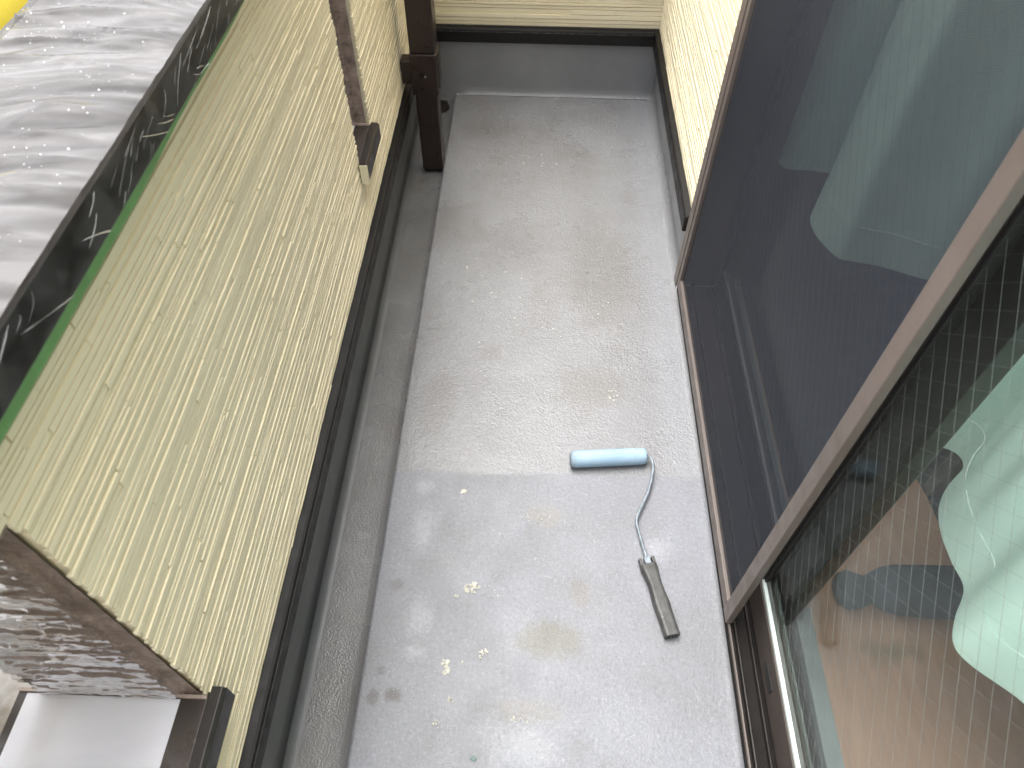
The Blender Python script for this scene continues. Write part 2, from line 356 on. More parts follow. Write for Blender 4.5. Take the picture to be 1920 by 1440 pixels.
# back upstand
b = MB(); n = 9; xs = [-.42 + .846*i/30 for i in range(31)]; vs = []
pb_ = [(YB-.016, .0012), (YB-.010, .002), (YB-.005, .006), (YB-.002, .012), (YB, .03), (YB, .09), (YB, .16), (YB, .25)]
for x in xs:
    for y, z in pb_:
        o = noise.noise(Vector((x*7, 3.3, z*8)))*.0022; vs.append((x, y+o, z if x > -.2996 or z > .02 else z-.03))
fs = [(i*8+k, (i+1)*8+k, (i+1)*8+k+1, i*8+k+1) for i in range(30) for k in range(7)]
b.add(vs, fs); struct(b.build('upstand_back', UPST, None, True))
bd = MB(); vs_ = []
for i in range(301):
    x = -.296 + .716*i/300; r = max(.0006, .0022 + .0022*noise.noise(Vector((x*60, 1, 1))) + .001*noise.noise(Vector((x*170, 4, 1))))
    vs_.append(((x, YB-.012 + .002*noise.noise(Vector((x*25, 2, 2))), .0015), r))
bd.tube([p for p, r in vs_], [r for p, r in vs_], 8)
WETC = plain('wet_coating', (.30, .305, .31), .08, .15, 60, .3, 0, 400)
bd.build('coating_bead', WETC, D.objects['upstand_back'], True)
# drain outlet in the gutter corner
t = thing('drain_outlet', 'dark round drain outlet in the gutter corner behind the square pipe', 'drain', (-.352, 2.43, -.024))
bb = MB(); bb.tube([(-.352, 2.43, -.0232), (-.352, 2.43, -.012)], [.036, .033], 20); bb.build('rim', DARKBR, t)
for k in range(4):
    bb = MB(); bb.box(-.378, -.326, 2.408+.013*k, 2.412+.013*k, -.0118, -.0095); bb.build('grate_bar', DARKBR, t)

# ---------------------------------------------------------------- siding
def strip_mb(mb, to, a0, a1, z0, z1, d, n, ch=.0007):
    """one moulded siding strip; to(a, d, z) maps along-wall, outward, up to the world"""
    vs = []
    sd_ = rnd()*100
    for i in range(n+1):
        a = a0 + (a1-a0)*i/n
        w1 = noise.noise(Vector((a*31, sd_, 0)))*.0011; w2 = noise.noise(Vector((a*31, sd_, 9)))*.0011; dd = d + noise.noise(Vector((a*23, sd_, 5)))*.0009
        tt = 1.0
        vs += [to(a, -.0028, z0+w1*.4), to(a, dd*tt, z0+ch+w1), to(a, dd*tt, z1-ch*.6+w2), to(a, -.0028, z1+w2*.4)]
    fs = [(i*4+k, (i+1)*4+k, (i+1)*4+k+1, i*4+k+1) for i in range(n) for k in range(3)]
    fs += [(0, 1, 2, 3), (4*n+3, 4*n+2, 4*n+1, 4*n)]
    mb.add(vs, fs)
def rows(z0, z1, lo=.0050, hi=.0115):
    out = []; z = z0
    while z < z1 - .004:
        h = lo + (hi-lo)*rnd()**1.5
        if z + h > z1 - .005: h = z1 - z
        out.append((z, z+h)); z += h
    return out
def siding(parent, to, spans_of, z0, z1, near=None, seg=(.07, .42), lo=.0050, hi=.0115, dk=1.0):
    """spans_of(za, zb) -> list of (a0, a1). near: number of strips kept as separate parts, ranked by rank(a,z)"""
    items = []; last = 0
    for za, zb in rows(z0, z1, lo, hi):
        base = random.choice((.0005, .0010, .0015, .0020, .0026))
        if abs(base-last) < .0004: base = .0007 if base > .0015 else .0024
        last = base; gap = .0010 + .0012*rnd()**2
        for s0, s1 in spans_of(za, zb):
            a = s0 + (rnd()-.5)*.006; end = s1 + (rnd()-.5)*.006
            while a < end - .002:
                L = seg[0] + (seg[1]-seg[0])*rnd(); e = min(end, a + L)
                if end - e < .05: e = end
                d = base + (rnd()-.5)*.0006 if rnd() < .72 else random.choice((.0005, .0012, .0020, .0027))
                items.append((a, e - (random.choice((.0008, .0009, .0010, .0012, .0026)) if e < end else 0), za+gap*.5, zb-gap*.5, d*dk)); a = e
    return items
def put_siding(parent, to, items, keep, rank, res=.02):
    items = sorted(items, key=rank); rest = MB(); flip = None
    for k, (a, e, za, zb, d) in enumerate(items):
        if k < keep:
            mb = MB(); strip_mb(mb, to, a, e, za, zb, d, max(2, min(7, int((e-a)/.06)))); normals(mb.build('siding_strip', SIDING, parent))
        else:
            strip_mb(rest, to, a, e, za, zb, d, max(2, int((e-a)/res)))
    if rest.v: stuff(normals(rest.build('siding_relief', SIDING, parent)))

# ---------------------------------------------------------------- parapet wall
XW = -.4085                                # inner face of the boards
XO = -.625                                 # outer face
SL = [(.098, .256), (1.434, 1.592)]        # two slit openings
ZS, ZT, ZTOP = .425, .925, 1.012
par = thing('parapet_wall', 'low cream ribbed siding parapet with two slit openings and a film-wrapped cap', 'wall', (-.51, .6, -.06))
b = MB()
b.box(XO, XW-.0018, YN, YB+.2, .18, ZS-.004); b.box(XO, XW-.0018, YN, YB+.2, ZT, ZTOP+.02)
b.box(XO, XW-.012, YN, YB+.2, -3.0, .18)
ys = [YN, SL[0][0]-.004, SL[0][1]+.004, SL[1][0]-.004, SL[1][1]+.004, YB+.2]
for i in range(0, 6, 2): b.box(XO, XW-.0018, ys[i], ys[i+1], ZS-.004, ZT)
b.build('wall_core', SIDING, par)
def spans_left(za, zb):
    if zb <= ZS + .004 or za >= ZT - .004: return [(YN, YB)]
    return [(YN, SL[0][0]), (SL[0][1], SL[1][0]), (SL[1][1], YB)]
toL = lambda a, d, z: (XW + d, a, z)
its = siding(par, toL, spans_left, .252, ZTOP)
def rankL(it):
    a, e, za, zb, d = it
    if e < .22: return 1e3 - e
    c = Vector((XW, (max(a, .2)+e)/2, (za+zb)/2)) - Vector((0, 0, 1.45))
    return -(zb-za) * min(e-max(a, .2), .5)**.5 / c.length
put_siding(par, toL, its, 300, rankL)
# slit linings
for (y0, y1) in SL:
    for yy, sgn in ((y1, -1), (y0, 1)):
        mb = MB(); n1, n2 = 70, 240; vs = []
        for i in range(n1+1):
            for j in range(n2+1):
                x = XO-.004 + (XW-.004-XO)*i/n1; z = ZS + (ZT-ZS)*j/n2
                o = (1-abs(noise.noise(Vector((x*14, z*95 + 3*noise.noise(Vector((x*20, z*9, 1))), yy))))*2)*.0034 + noise.noise(Vector((x*110, z*230, yy)))*.0013 if x < XW-.03 else .0012 + .0006*noise.noise(Vector((x*60, z*50, yy)))
                vs.append((x, yy + sgn*(.0005 + o*.9 + (.0022 if x < XW-.03 else 0)), z))
        fs = [(i*(n2+1)+j, i*(n2+1)+j+1, (i+1)*(n2+1)+j+1, (i+1)*(n2+1)+j) for i in range(n1) for j in range(n2)]
        mb.add(vs, fs); mb.build('slit_reveal', CRINKLE, par, True)
    mb = MB(); n1, n2 = 60, 200; vs = []
    for i in range(n1+1):
        for j in range(n2+1):
            x = XO-.002 + (XW-.032-XO)*i/n1; z = ZS+.012 + (ZT-ZS-.018)*j/n2
            wz = z + .012*noise.noise(Vector((x*9, z*6, yy+4)))
            o = max(0, 1-abs(noise.noise(Vector((x*7, wz*48, 2.2))))*2.2)**2*.0045 + max(0, 1-abs(noise.noise(Vector((x*30, wz*120, 6.2))))*2.2)**2*.0020
            vs.append((x, y1 - .0065 - o, z))
    mb.add(vs, [(i*(n2+1)+j, i*(n2+1)+j+1, (i+1)*(n2+1)+j+1, (i+1)*(n2+1)+j) for i in range(n1) for j in range(n2)])
    mb.build('reveal_film', RFILM, par, True)
    mb = MB(); mb.box(XO-.002, XW-.002, y0-.002, y1+.002, ZT-.004, ZT-.001); mb.build('slit_soffit', CRINKLE, par)
    # sill cap: brown folded metal with a pale sheet face
    cp = MB(); zt = ZS+.010
    cp.prism_y([(XO-.035, zt-.030), (XO-.035, zt-.033), (XW+.0185, zt-.033), (XW+.0185, zt-.038), (XW+.0205, zt-.038), (XW+.0205, zt-.004), (XW+.0165, zt), (XO-.035, zt)][::-1], y0-.010, y1+.010)
    # cap sits between the jambs and laps over the siding in front
    cp = MB()
    cp.box(XO-.035, XW+.001, y0+.002, y1-.002, zt-.012, zt)
    cap = normals(cp.build('sill_cap', CAP, par, False, .0012)); cap['label'] = 'brown metal sill cap of the slit opening'
    lip = MB(); lip.prism_y([(XW+.0012, zt), (XW+.0012, zt-.045), (XW+.019, zt-.045), (XW+.0215, zt-.042), (XW+.0215, zt-.005), (XW+.0165, zt)], y0-.012, y1+.010)
    normals(lip.build('drip_lip', DARKBR, cap, False, .001))
    up = MB(); up.box(XO-.034, XW+.0005, y1-.0075, y1-.003, zt+.0002, zt+.005); up.build('upturn', plain('pale_sealant', (.42, .34, .30), .3, .2, 60, .4), cap)
    sh = MB(); sh.box(XO-.022, XW-.034, y0+.004, y1-.009, zt+.0003, zt+.0012)
    a_ = Mat('pale_sill_sheet', (.66, .65, .70), .3)
    a_.set('Base Color', a_.ramp(a_.noise(1, 5, .6, vec=a_.map((7, 16, 4))), [(.3, (.78, .78, .87)), (.7, (.86, .86, .95))]))
    a_.bump(a_.noise(1, 4, vec=a_.map((5, 160, 5))), .3, .0012)
    s_ = sh.build('cover_sheet', a_.m, cap); s_['label'] = 'pale lilac silver sheet on the sill cap'
# painted end tab on the far sill
mb = MB(); mb.box(XW+.003, XW+.0225, 1.4195, 1.4215, ZS-.040, ZS+.012); mb.build('end_tab', SIDING, par, False, .0008)
# flashing at the foot of the siding: ledge + drip face
def flashing_profile(s):   # offsets outward from the board face, heights
    return [(-.01, .2505), (.012, .2475), (.0165, .2455), (.0185, .241), (.0185, .200), (.0165, .1985), (.0165, .215), (-.01, .215)]
fl = MB(); fl.prism_y([(XW+.001+o, z) for o, z in flashing_profile(0)], YN, YB-.02); normals(fl.build('flashing', FLASH, par))
seam = MB(); seam.prism_y([(XW+.0194, .2385), (XW+.0206, .2385), (XW+.0206, .2372), (XW+.0194, .2372)], YN, YB-.02); normals(seam.build('flashing_bead', DARKBR, par))

# cap on top of the wall (tilted a little to the outside)
cpm = MB()
cpm.prism_y([(-.391, 1.0085), (-.388, 1.0085), (-.388, 1.052), (-.392, 1.056), (-.630, 1.033), (-.633, 1.029), (-.633, .975), (-.630, .975), (-.630, 1.0), (-.391, 1.012)], YN, YB+.2)
coping = normals(cpm.build('wall_cap', DARKBR, par)); coping['label'] = 'dark brown metal cap along the parapet top'

# masking film over the cap, tape, creases
film = thing('masking_film', 'wrinkled clear and milky plastic film wrapped over the parapet cap', 'plastic film', (-.5, .6, 1.03))
nx, ny = 60, 900; vs = []
for i in range(nx+1):
    u = i/nx
    for j in range(ny+1):
        y = -.5 + 2.6*j/ny
        x = -.386 - .243*u
        zb = 1.0575 - .0975*(u*.252) if u < .95 else 1.0575 - .0975*.261 - (u-.95)*1.2
        # creases fan out from the inner edge
        wv = y + .05*noise.noise(Vector((u*1.3, y*2.5, 7))) + .10*u*math.sin(y*4.2+.6)
        r1 = 1 - abs(noise.noise(Vector((u*.5, wv*12, 2.1))))*2; r2 = 1 - abs(noise.noise(Vector((u*.9+5, wv*27, 8))))*2; r3 = 1 - abs(noise.noise(Vector((u*1.6, wv*60, 3))))*2
        h = max(0, r1)**2*.0065*min(1, .12+u*3) + max(0, r2)**3*.0050*min(1, .12+u*6) + max(0, r3)**3*.0030*min(1, .1+u*8) + noise.noise(Vector((u*2.5, y*4, 4)))*.004*min(1, u*3)
        vs.append((x, y, zb + .0025 + max(-.0015, h)*(1 if u < .95 else .4)))
fs = [(i*(ny+1)+j, i*(ny+1)+j+1, (i+1)*(ny+1)+j+1, (i+1)*(ny+1)+j) for i in range(nx) for j in range(ny)]
mb = MB(); mb.add(vs, fs); mb.build('top_sheet', FILM, film, True)
vs = []; n1 = 8; n2 = 300
for i in range(n1+1):
    for j in range(n2+1):
        y = -.5 + 2.6*j/n2; z = 1.056 - .047*i/n1
        o = abs(noise.noise(Vector((y*60+z*40, z*20, 1))))*.0009*math.sin(math.pi*i/n1)
        vs.append((-.3872 + o + .0002, y, z))
fs = [(i*(n2+1)+j, (i+1)*(n2+1)+j, (i+1)*(n2+1)+j+1, i*(n2+1)+j+1) for i in range(n1) for j in range(n2)]
mb = MB(); mb.add(vs, fs); mb.build('face_sheet', CLEAR, film, True)
cr = MB()
for k in range(150):
    y = -.1 + 2.1*rnd(); z0 = 1.011 + .032*rnd(); L = .008 + .055*rnd()**2; dz = L*(.35+.6*rnd())*random.choice((1, 1, 1, -1)); n = 7
    z1 = max(1.010, min(1.052, z0+dz)); bend = (rnd()-.5)*.012
    pts = [(-.3845, y + L*1.2*(i/n)*random.choice((1,)) + bend*math.sin(math.pi*i/n), z0 + (z1-z0)*i/n) for i in range(n+1)]
    cr.tube(pts, [.0002] + [.0002+.0005*rnd()**2]*(n-1) + [.0002], 4)
stuff(cr.build('face_creases', WHITEF, film))
wd = MB()
for k in range(500):      # water beads on the film
    y = -.1 + 1.7*rnd(); u = .08 + .85*rnd(); x = -.386-.252*u; r = .0004+.0007*rnd()**3
    z = 1.0575 - .0975*u*.252 + .004
    wd.add([(x, y, z+r), (x+r*1.5, y, z), (x, y+r*1.5, z), (x-r*1.5, y, z), (x, y-r*1.5, z)], [(0,1,2),(0,2,3),(0,3,4),(0,4,1)])
stuff(wd.build('water_beads', plain('water_bead', (.8, .8, .8), .05, 0, 5, 0), film, True))
tp = MB(); n = 160; vs = []
for j in range(n+1):
    y = YN + (YB-YN)*j/n
    wz = .016 if y < .45 else max(.003, .016 - (y-.45)*.020)
    vs += [(-.3985, y, 1.004), (-.3985, y, 1.0005 - wz + noise.noise(Vector((y*6, 1, 2)))*.003 + noise.noise(Vector((y*45, 1, 2)))*.0012)]
tp.add(vs, [(2*j, 2*j+1, 2*j+3, 2*j+2) for j in range(n)])
tpo = tp.build('masking_tape', plain('green_tape', (.17, .36, .13), .55, .15, 30)); sm = tpo.modifiers.new('thick', 'SOLIDIFY'); sm.thickness = .0008
tag(tpo, 'thin green masking tape under the wall cap above the siding', 'tape')
# film hanging outside the slits and the yellow scaffold pad beyond
hf = MB(); vs = []; n1, n2 = 24, 120
for i in range(n1+1):
    for j in range(n2+1):
        z = -.5 + 1.05*i/n1; y = -.4 + 2.4*j/n2
        vs.append((-.675 - .02*abs(noise.noise(Vector((y*9, z*2, 3)))) - .012*noise.noise(Vector((y*25, z*4, 6))), y, z))
hf.add(vs, [(i*(n2+1)+j, i*(n2+1)+j+1, (i+1)*(n2+1)+j+1, (i+1)*(n2+1)+j) for i in range(n1) for j in range(n2)])
tag(hf.build('hanging_film', film_mat('hanging_film_plastic', .7, (.62, .60, .66)), None, True), 'crumpled pale plastic sheet hanging outside behind the slit openings', 'plastic film')
yp = MB(); yp.tube([(-.80, -.6, .95), (-.80, .4, .95), (-.80, 1.4, .95), (-.80, 2.6, .955)], .125, 28)
yl = yp.build('scaffold_pad', plain('yellow_foam', (.50, .40, .03), .6, .08, 12), None, True)
tag(yl, 'bright yellow padded scaffold pipe outside the parapet cap', 'scaffold pipe')

# ---------------------------------------------------------------- back wall of the house
HB = 1.22
bw = thing('back_house_wall', 'cream ribbed siding wall closing the far end of the balcony', 'wall', (0, 2.56, 0))
b = MB(); b.box(-.62, .42, YB+.0038, YB+.2, .22, HB); b.box(-.62, .42, YB+.012, YB+.2, -.2, .22); b.build('wall_core', SIDING, bw)
toB = lambda a, d, z: (a, YB+.002-d, z)
its = siding(bw, toB, lambda za, zb: [(-.405, .41)], .252, HB, seg=(.1, .4), lo=.009, hi=.0165, dk=2.4)
put_siding(bw, toB, its, 46, lambda it: it[2], .04)
fp = [(YB-.001-o, z) for o, z in flashing_profile(0)]
fl = MB(); fl.prism_x(fp, -.405, .41); normals(fl.build('flashing', FLASH, bw))
sm_ = MB(); sm_.prism_x([(YB-.0200, .2385), (YB-.0214, .2385), (YB-.0214, .2370), (YB-.0200, .2370)], -.388, .394); normals(sm_.build('flashing_bead', metal_paint('flashing_edge', (.05, .05, .05), .25), bw))

# ---------------------------------------------------------------- house wall on the window side
XR = .409; YJ = 1.478; WB, WT = .062, 2.08; YJ2 = -.42
hw = thing('side_house_wall', 'bright cream ribbed siding wall running from the window to the corner', 'wall', (.5, 2.0, 0))
b = MB()
b.box(XR+.0028, .56, YJ+.002, YB+.2, .22, 2.7); b.box(XR+.018, .56, YJ+.002, YB+.2, -.2, .22)
b.box(XR+.0028, .56, YJ2-.002, YJ+.002, WT+.002, 2.7); b.box(XR+.0028, .56, YN, YJ2-.002, -.2, 2.7); b.box(XR+.02, .56, YJ2-.002, YJ+.002, -.2, WB-.004)
b.build('wall_core', SIDING, hw)
toR = lambda a, d, z: (XR+.001-d, a, z)
its = siding(hw, toR, lambda za, zb: [(YJ+.003, YB-.001)], .252, 2.7, seg=(.15, .6), dk=.6)
put_siding(hw, toR, its, 0, lambda it: it[2], .04)
fl = MB(); fl.prism_y([(XR-.001-o*.8, z) for o, z in flashing_profile(0)], 1.512, YB-.018); normals(fl.build('flashing', FLASH, hw))
ec = MB(); ec.box(XR-.0145, XR-.0012, 1.5085, 1.5115, .1995, .246); ec.build('flashing_end', DARKBR, hw)

# ---------------------------------------------------------------- window frame, sashes, screen
fr = thing('window_frame', 'bronze metal outer window frame with bottom sill track beside the deck', 'window frame', (.46, .5, WB))
b = MB(); b.box(.398, .56, YJ-.028, YJ, WB, WT); b.build('jamb', DARKBR, fr, False, .001)
b = MB(); b.box(.3955, .3978, YJ-.030, YJ+.004, WB-.006, WT); b.build('jamb_flange', BROWN, fr)
b = MB(); b.box(.398, .56, YJ2, YJ2+.028, WB, WT); b.build('jamb', DARKBR, fr, False, .001)
b = MB(); b.box(.398, .56, YJ2+.028, YJ-.028, WT-.04, WT); b.build('head', DARKBR, fr, False, .001)
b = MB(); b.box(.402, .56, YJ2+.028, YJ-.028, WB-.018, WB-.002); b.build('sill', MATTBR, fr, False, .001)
for x0, x1, z1 in ((.4035, .4065, WB+.006), (.4125, .4150, WB+.013), (.4385, .4410, WB+.012), (.486, .489, WB+.014), (.53, .56, WB+.022)):
    b = MB(); b.box(x0, x1, YJ2+.029, YJ-.029, WB-.0018, z1); b.build('track', BROWN if x0 < .41 else (plain('grey_inner_sill', (.16, .165, .17), .5) if x0 > .52 else DARKBR), fr)

def frame_panel(t, x0, x1, y0, y1, z0, z1, sy0, sy1, rb, rt, mat, fmat=None):
    for a, b_, nm in ((y0, y0+sy0, 'stile'), (y1-sy1, y1, 'stile')):
        b = MB(); b.box(x0, x1, a, b_, z0, z1); b.build(nm, mat, t, False, .0015)
    b = MB(); b.box(x0+.0007, x1-.0007, y0+sy0+.0003, y1-sy1-.0003, z0+.0005, z0+rb); b.build('bottom_rail', fmat or mat, t, False, .0012)
    b = MB(); b.box(x0+.0007, x1-.0007, y0+sy0+.0003, y1-sy1-.0003, z1-rt, z1); b.build('top_rail', mat, t, False, .0012)
# insect screen on the far half
sc = thing('screen_door', 'sliding insect screen with dark mesh in a bronze frame', 'screen door', (.41, 1.0, WB+.007))
frame_panel(sc, .397, .4105, .516, 1.447, WB+.0075, WT-.045, .030, .022, .034, .03, BROWN)
mb = MB(); n1, n2 = 40, 70; vs = []
for i in range(n1+1):
    for j in range(n2+1):
        y = .544 + (1.427-.544)*i/n1; z = WB+.038 + (WT-.08-WB-.038)*j/n2
        e = min(1, 6*min(i, n1-i)/n1)*min(1, 6*min(j, n2-j)/n2)
        vs.append((.4045 + e*.0035*noise.noise(Vector((y*4, z*2.4, 5))) + e*.0008*math.exp(-((y-.80-.35*(z-.3))/.012)**2)*(1 if z < .75 else 0), y, z))
mb.add(vs, [(i*(n2+1)+j, (i+1)*(n2+1)+j, (i+1)*(n2+1)+j+1, i*(n2+1)+j+1) for i in range(n1) for j in range(n2)])
mb.build('mesh', NET, sc, True)
# spline bead along the mesh edge
GASK = plain('black_rubber', (.02, .02, .02), .6)
b = MB(); b.box(.4005, .4035, .5462, .5492, WB+.042, WT-.08); b.build('spline', GASK, sc)

def wires(t, x, y0, y1, z0, z1, pitch=.027):
    wr = MB(); L = 1.4142*pitch
    for sgn in (1, -1):
        k = -200
        while k < 300:
            c = k*L; k += 1
            pts = []
            # line z = c + sgn*y
            ya, yb = y0, y1
            za, zb = c + sgn*ya, c + sgn*yb
            if sgn > 0:
                if za < z0: ya = z0 - c
                if zb > z1: yb = z1 - c
            else:
                if za > z1: ya = c - z1
                if zb < z0: yb = c - z0
            if yb - ya < .004: continue
            wr.tube([(x + sgn*.0004, ya, c+sgn*ya), (x + sgn*.0004, yb, c+sgn*yb)], .00021 if sgn > 0 else .00010, 4)
    return stuff(wr.build('wire_grid', plain('glass_wire', (.16, .165, .16), .5, .1, 20, 0, .1), t))
def sash(name, label, x0, x1, y0, y1, sy0, sy1, bead=(.62, .68, .66), rail=None):
    t = thing(name, label, 'window', ((x0+x1)/2, (y0+y1)/2, WB+.004), 'sliding glass sashes')
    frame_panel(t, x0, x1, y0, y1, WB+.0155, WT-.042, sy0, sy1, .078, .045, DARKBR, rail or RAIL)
    xc = (x0+x1)/2
    b = MB(); b.box(xc-.0032, xc+.0032, y0+sy0-.004, y1-sy1+.004, WB+.090, WT-.085); gl = b.build('pane', GLASS, t)
    wires(gl, xc, y0+sy0, y1-sy1, WB+.094, WT-.09)
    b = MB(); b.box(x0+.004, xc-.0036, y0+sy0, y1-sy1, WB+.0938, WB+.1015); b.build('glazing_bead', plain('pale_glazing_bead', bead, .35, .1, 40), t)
    b = MB(); b.box(xc-.0060, xc-.0036, y1-sy1-.006, y1-sy1-.0002, WB+.1, WT-.09); b.build('gasket', GASK, t)
    return t
s1 = sash('sliding_window', 'clear wired glass sliding sash without a screen, pale lace curtain edge behind', .447, .475, YJ2+.03, .612, .045, .045)
b = MB(); b.box(.4462, .4472, .38, .43, WB+.040, WB+.062); b.build('drain_cover', GASK, s1)
s2 = sash('sliding_window', 'wired glass sliding sash covered by the dark insect screen', .492, .520, .515, YJ-.03, .088, .045, (.10, .105, .105), MATTBR)  # bead colour darkened for its dimness behind the mesh

# ---------------------------------------------------------------- room behind
ZI = .085
b = MB(); b.add([(.56, -1.6, ZI), (3.4, -1.6, ZI), (3.4, 2.6, ZI), (.56, 2.6, ZI)], [(0, 1, 2, 3)])
fa = Mat('room_floor', rough=.35)
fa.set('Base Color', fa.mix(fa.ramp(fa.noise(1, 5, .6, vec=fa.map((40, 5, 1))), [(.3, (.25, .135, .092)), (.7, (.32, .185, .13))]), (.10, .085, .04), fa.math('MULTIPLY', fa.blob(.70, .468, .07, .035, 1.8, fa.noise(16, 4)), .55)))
fa.bump(fa.noise(1, 3, vec=fa.map((160, 9, 1))), .15, .001)
struct(b.build('room_floor', fa.m))
RW = plain('room_wallpaper', (.75, .73, .70), .8, .05, 8)
b = MB(); b.box(3.4, 3.5, -1.7, 2.7, ZI-.1, 2.45); b.box(.56, 3.4, 2.6, 2.7, ZI-.1, 2.45); b.box(.56, 3.4, -1.7, -1.6, ZI-.1, 2.45)
struct(b.build('room_walls', RW))
b = MB(); b.box(.56, 3.4, -1.6, 2.6, 2.40, 2.5); struct(b.build('room_ceiling', RW))

def smooth_poly(pts, n):
    P = [Vector((*p, 0)) for p in pts]; P = [2*P[0]-P[1]] + P + [2*P[-1]-P[-2]]; out = []
    for i in range(1, len(P)-2):
        p0, p1, p2, p3 = P[i-1:i+3]
        for k in range(n):
            t = k/n; out.append(.5*((2*p1) + (-p0+p2)*t + (2*p0-5*p1+4*p2-p3)*t*t + (-p0+3*p1-3*p2+p3)*t**3))
    out.append(P[-2]); return out
def curtain(label, hem, zh):
    t = thing('lace_curtain', label, 'curtain', (.68, sum(p[1] for p in hem)/len(hem), zh))
    P = smooth_poly(hem, 8); mx = sum(p.x for p in P)/len(P)
    zs = [zh, zh+.03, zh+.06, zh+.12, zh+.2, zh+.35, zh+.6, zh+.9, zh+1.2, zh+1.6]
    def sheet(zl, off, mat, nm):
        vs = []; n = len(zl)
        for p in P:
            for z in zl:
                k = 1.12 - .3*min(1, (z-zh)/1.2)
                vs.append((mx + (p.x-mx)*k + off + .009*math.sin(p.y*62 + 3*math.sin(p.y*11))*min(1, max(0, z-zh-.02)*3.5) + .004*noise.noise(Vector((p.x*6, p.y*8, z*3))), p.y + .012*noise.noise(Vector((p.y*3, z*2, 1)))*min(1, (z-zh)*3), z))
        b = MB(); b.add(vs, [(i*n+j, (i+1)*n+j, (i+1)*n+j+1, i*n+j+1) for i in range(len(P)-1) for j in range(n-1)])
        o = b.build(nm, mat, t, True); return o
    sheet(zs, 0, SHEER, 'cloth')
    sheet([zh-.0005, zh+.03, zh+.06, zh+.085], -.0018, HEMM, 'hem_band')
    b = MB(); b.tube([(mx + (p.x-mx)*.98 - .0022 + .004*noise.noise(Vector((p.x*6, p.y*8, (zh+.085)*3))), p.y, zh+.085) for p in P], .0007, 5)
    b.build('hem_stitch', plain('hem_thread', (.85, .87, .86), .8), t, True)
    return t
curtain('pale lace curtain with a wavy hem behind the uncovered glass sash',
        [(.672,.713),(.717,.695),(.722,.665),(.690,.628),(.666,.587),(.655,.541),(.655,.495),(.659,.452),(.634,.406),(.622,.369),(.635,.340),(.683,.293),(.70,.25),(.66,.19),(.64,.13),(.69,.06),(.70,0),(.65,-.08),(.66,-.2),(.70,-.3)], .42)
curtain('pale lace curtain seen through the insect screen', [(.82,1.112),(.789,1.117),(.72,1.150),(.671,1.163),(.642,1.178),(.619,1.25),(.627,1.317),(.68,1.40),(.705,1.455),(.66,1.475),(.609,1.478),(.588,1.513)], .42)

rg = MB(); rp = [(.838, .935), (.862, .80), (.878, .60), (1.7, .60), (2.2, 2.3), (.566, 2.3), (.566, .79)]  # dark sheet added to darken the far part of the room floor
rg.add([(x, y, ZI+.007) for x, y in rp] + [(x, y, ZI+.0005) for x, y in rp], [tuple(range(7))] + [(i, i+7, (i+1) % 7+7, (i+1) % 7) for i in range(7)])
tag(normals(rg.build('floor_shade_sheet', plain('floor_shade_charcoal', (.022, .022, .027), .9, .3, 60, .6, 0, 350, .002))), 'charcoal sheet added to darken the room floor behind the screened window', 'shade sheet')
# dark rolled shape added to stand for an unclear silhouette in the glass
t = thing('silhouette_roll', 'dark slate rounded roll standing in for an unclear silhouette in the glass', 'silhouette stand-in', (.72, .57, ZI))
NAVY = plain('silhouette_slate', (.022, .027, .038), .75, .2, 40, .4, 0, 300)
def lathe_x(name, x_r, y, z, mat, sq=.7, n=20, parent=None):
    b = MB(); vs = []
    for x, r in x_r:
        for k in range(n): vs.append((x, y + r*math.cos(2*math.pi*k/n), z + sq*r*math.sin(2*math.pi*k/n)))
    fs = [(i*n+k, i*n+(k+1) % n, (i+1)*n+(k+1) % n, (i+1)*n+k) for i in range(len(x_r)-1) for k in range(n)] + [tuple(range(n))[::-1], tuple(range((len(x_r)-1)*n, len(x_r)*n))]
    b.add(vs, fs); return normals(b.build(name, mat, parent, True))
lathe_x('knob', [(.603,.010),(.606,.022),(.615,.033),(.632,.039),(.65,.034),(.664,.028)], .575, ZI+.027, NAVY, .68, 20, t)
lathe_x('roll', [(.660,.026),(.675,.034),(.69,.043),(.72,.050),(.8,.052),(.95,.052),(1.05,.045)], .575, ZI+.035, NAVY, .68, 20, t)
t = thing('dark_area_panel', 'dark upright panel added for the dark area between the stile and lace curtain hem', 'dark panel', (.9, .78, ZI))  # panel and rail added to fill the dark area beside the hem
b = MB(); b.box(.86, 1.25, .80, .83, ZI, .60); b.build('side_panel', plain('dark_panel_brown', (.05, .042, .04), .5), t, False, .003)
b = MB(); b.box(.86, .89, .60, .80, ZI+.30, ZI+.33); b.build('rail', plain('dark_rail_brown', (.06, .05, .047), .5), t, False, .003)

# ---------------------------------------------------------------- square rain pipe in the corner
dp = thing('rain_pipe', 'dark brown square rain pipe with a sleeve joint standing over the gutter', 'downpipe', (-.334, 2.06, -.012))
def sqpipe(nm, x0, x1, y0, y1, z0, z1, par_, bev=.004):
    b = MB(); b.box(x0, x1, y0, y1, z0, z1); return b.build(nm, PIPE, par_, False, bev)
sqpipe('lower_pipe', -.367, -.300, 2.035, 2.100, -.008, .262, dp)
b = MB(); b.box(-.361, -.306, 2.041, 2.094, -.0195, -.0082); b.build('mouth_dark_block', plain('pipe_inside_shade', (.004, .004, .004), .9), dp)  # black block stands for the shade inside the open pipe end
sl = sqpipe('sleeve', -.3735, -.2935, 2.029, 2.106, .258, .385, dp)
b = MB(); b.tube([(-.331, 2.0288, .318), (-.331, 2.0262, .318)], [.0035, .0028], 12); b.build('screw', plain('screw_steel', (.4, .4, .4), .3, .1, 30, 0, .8), sl)
sqpipe('upper_pipe', -.371, -.297, 2.032, 2.103, .3855, 2.3, dp)
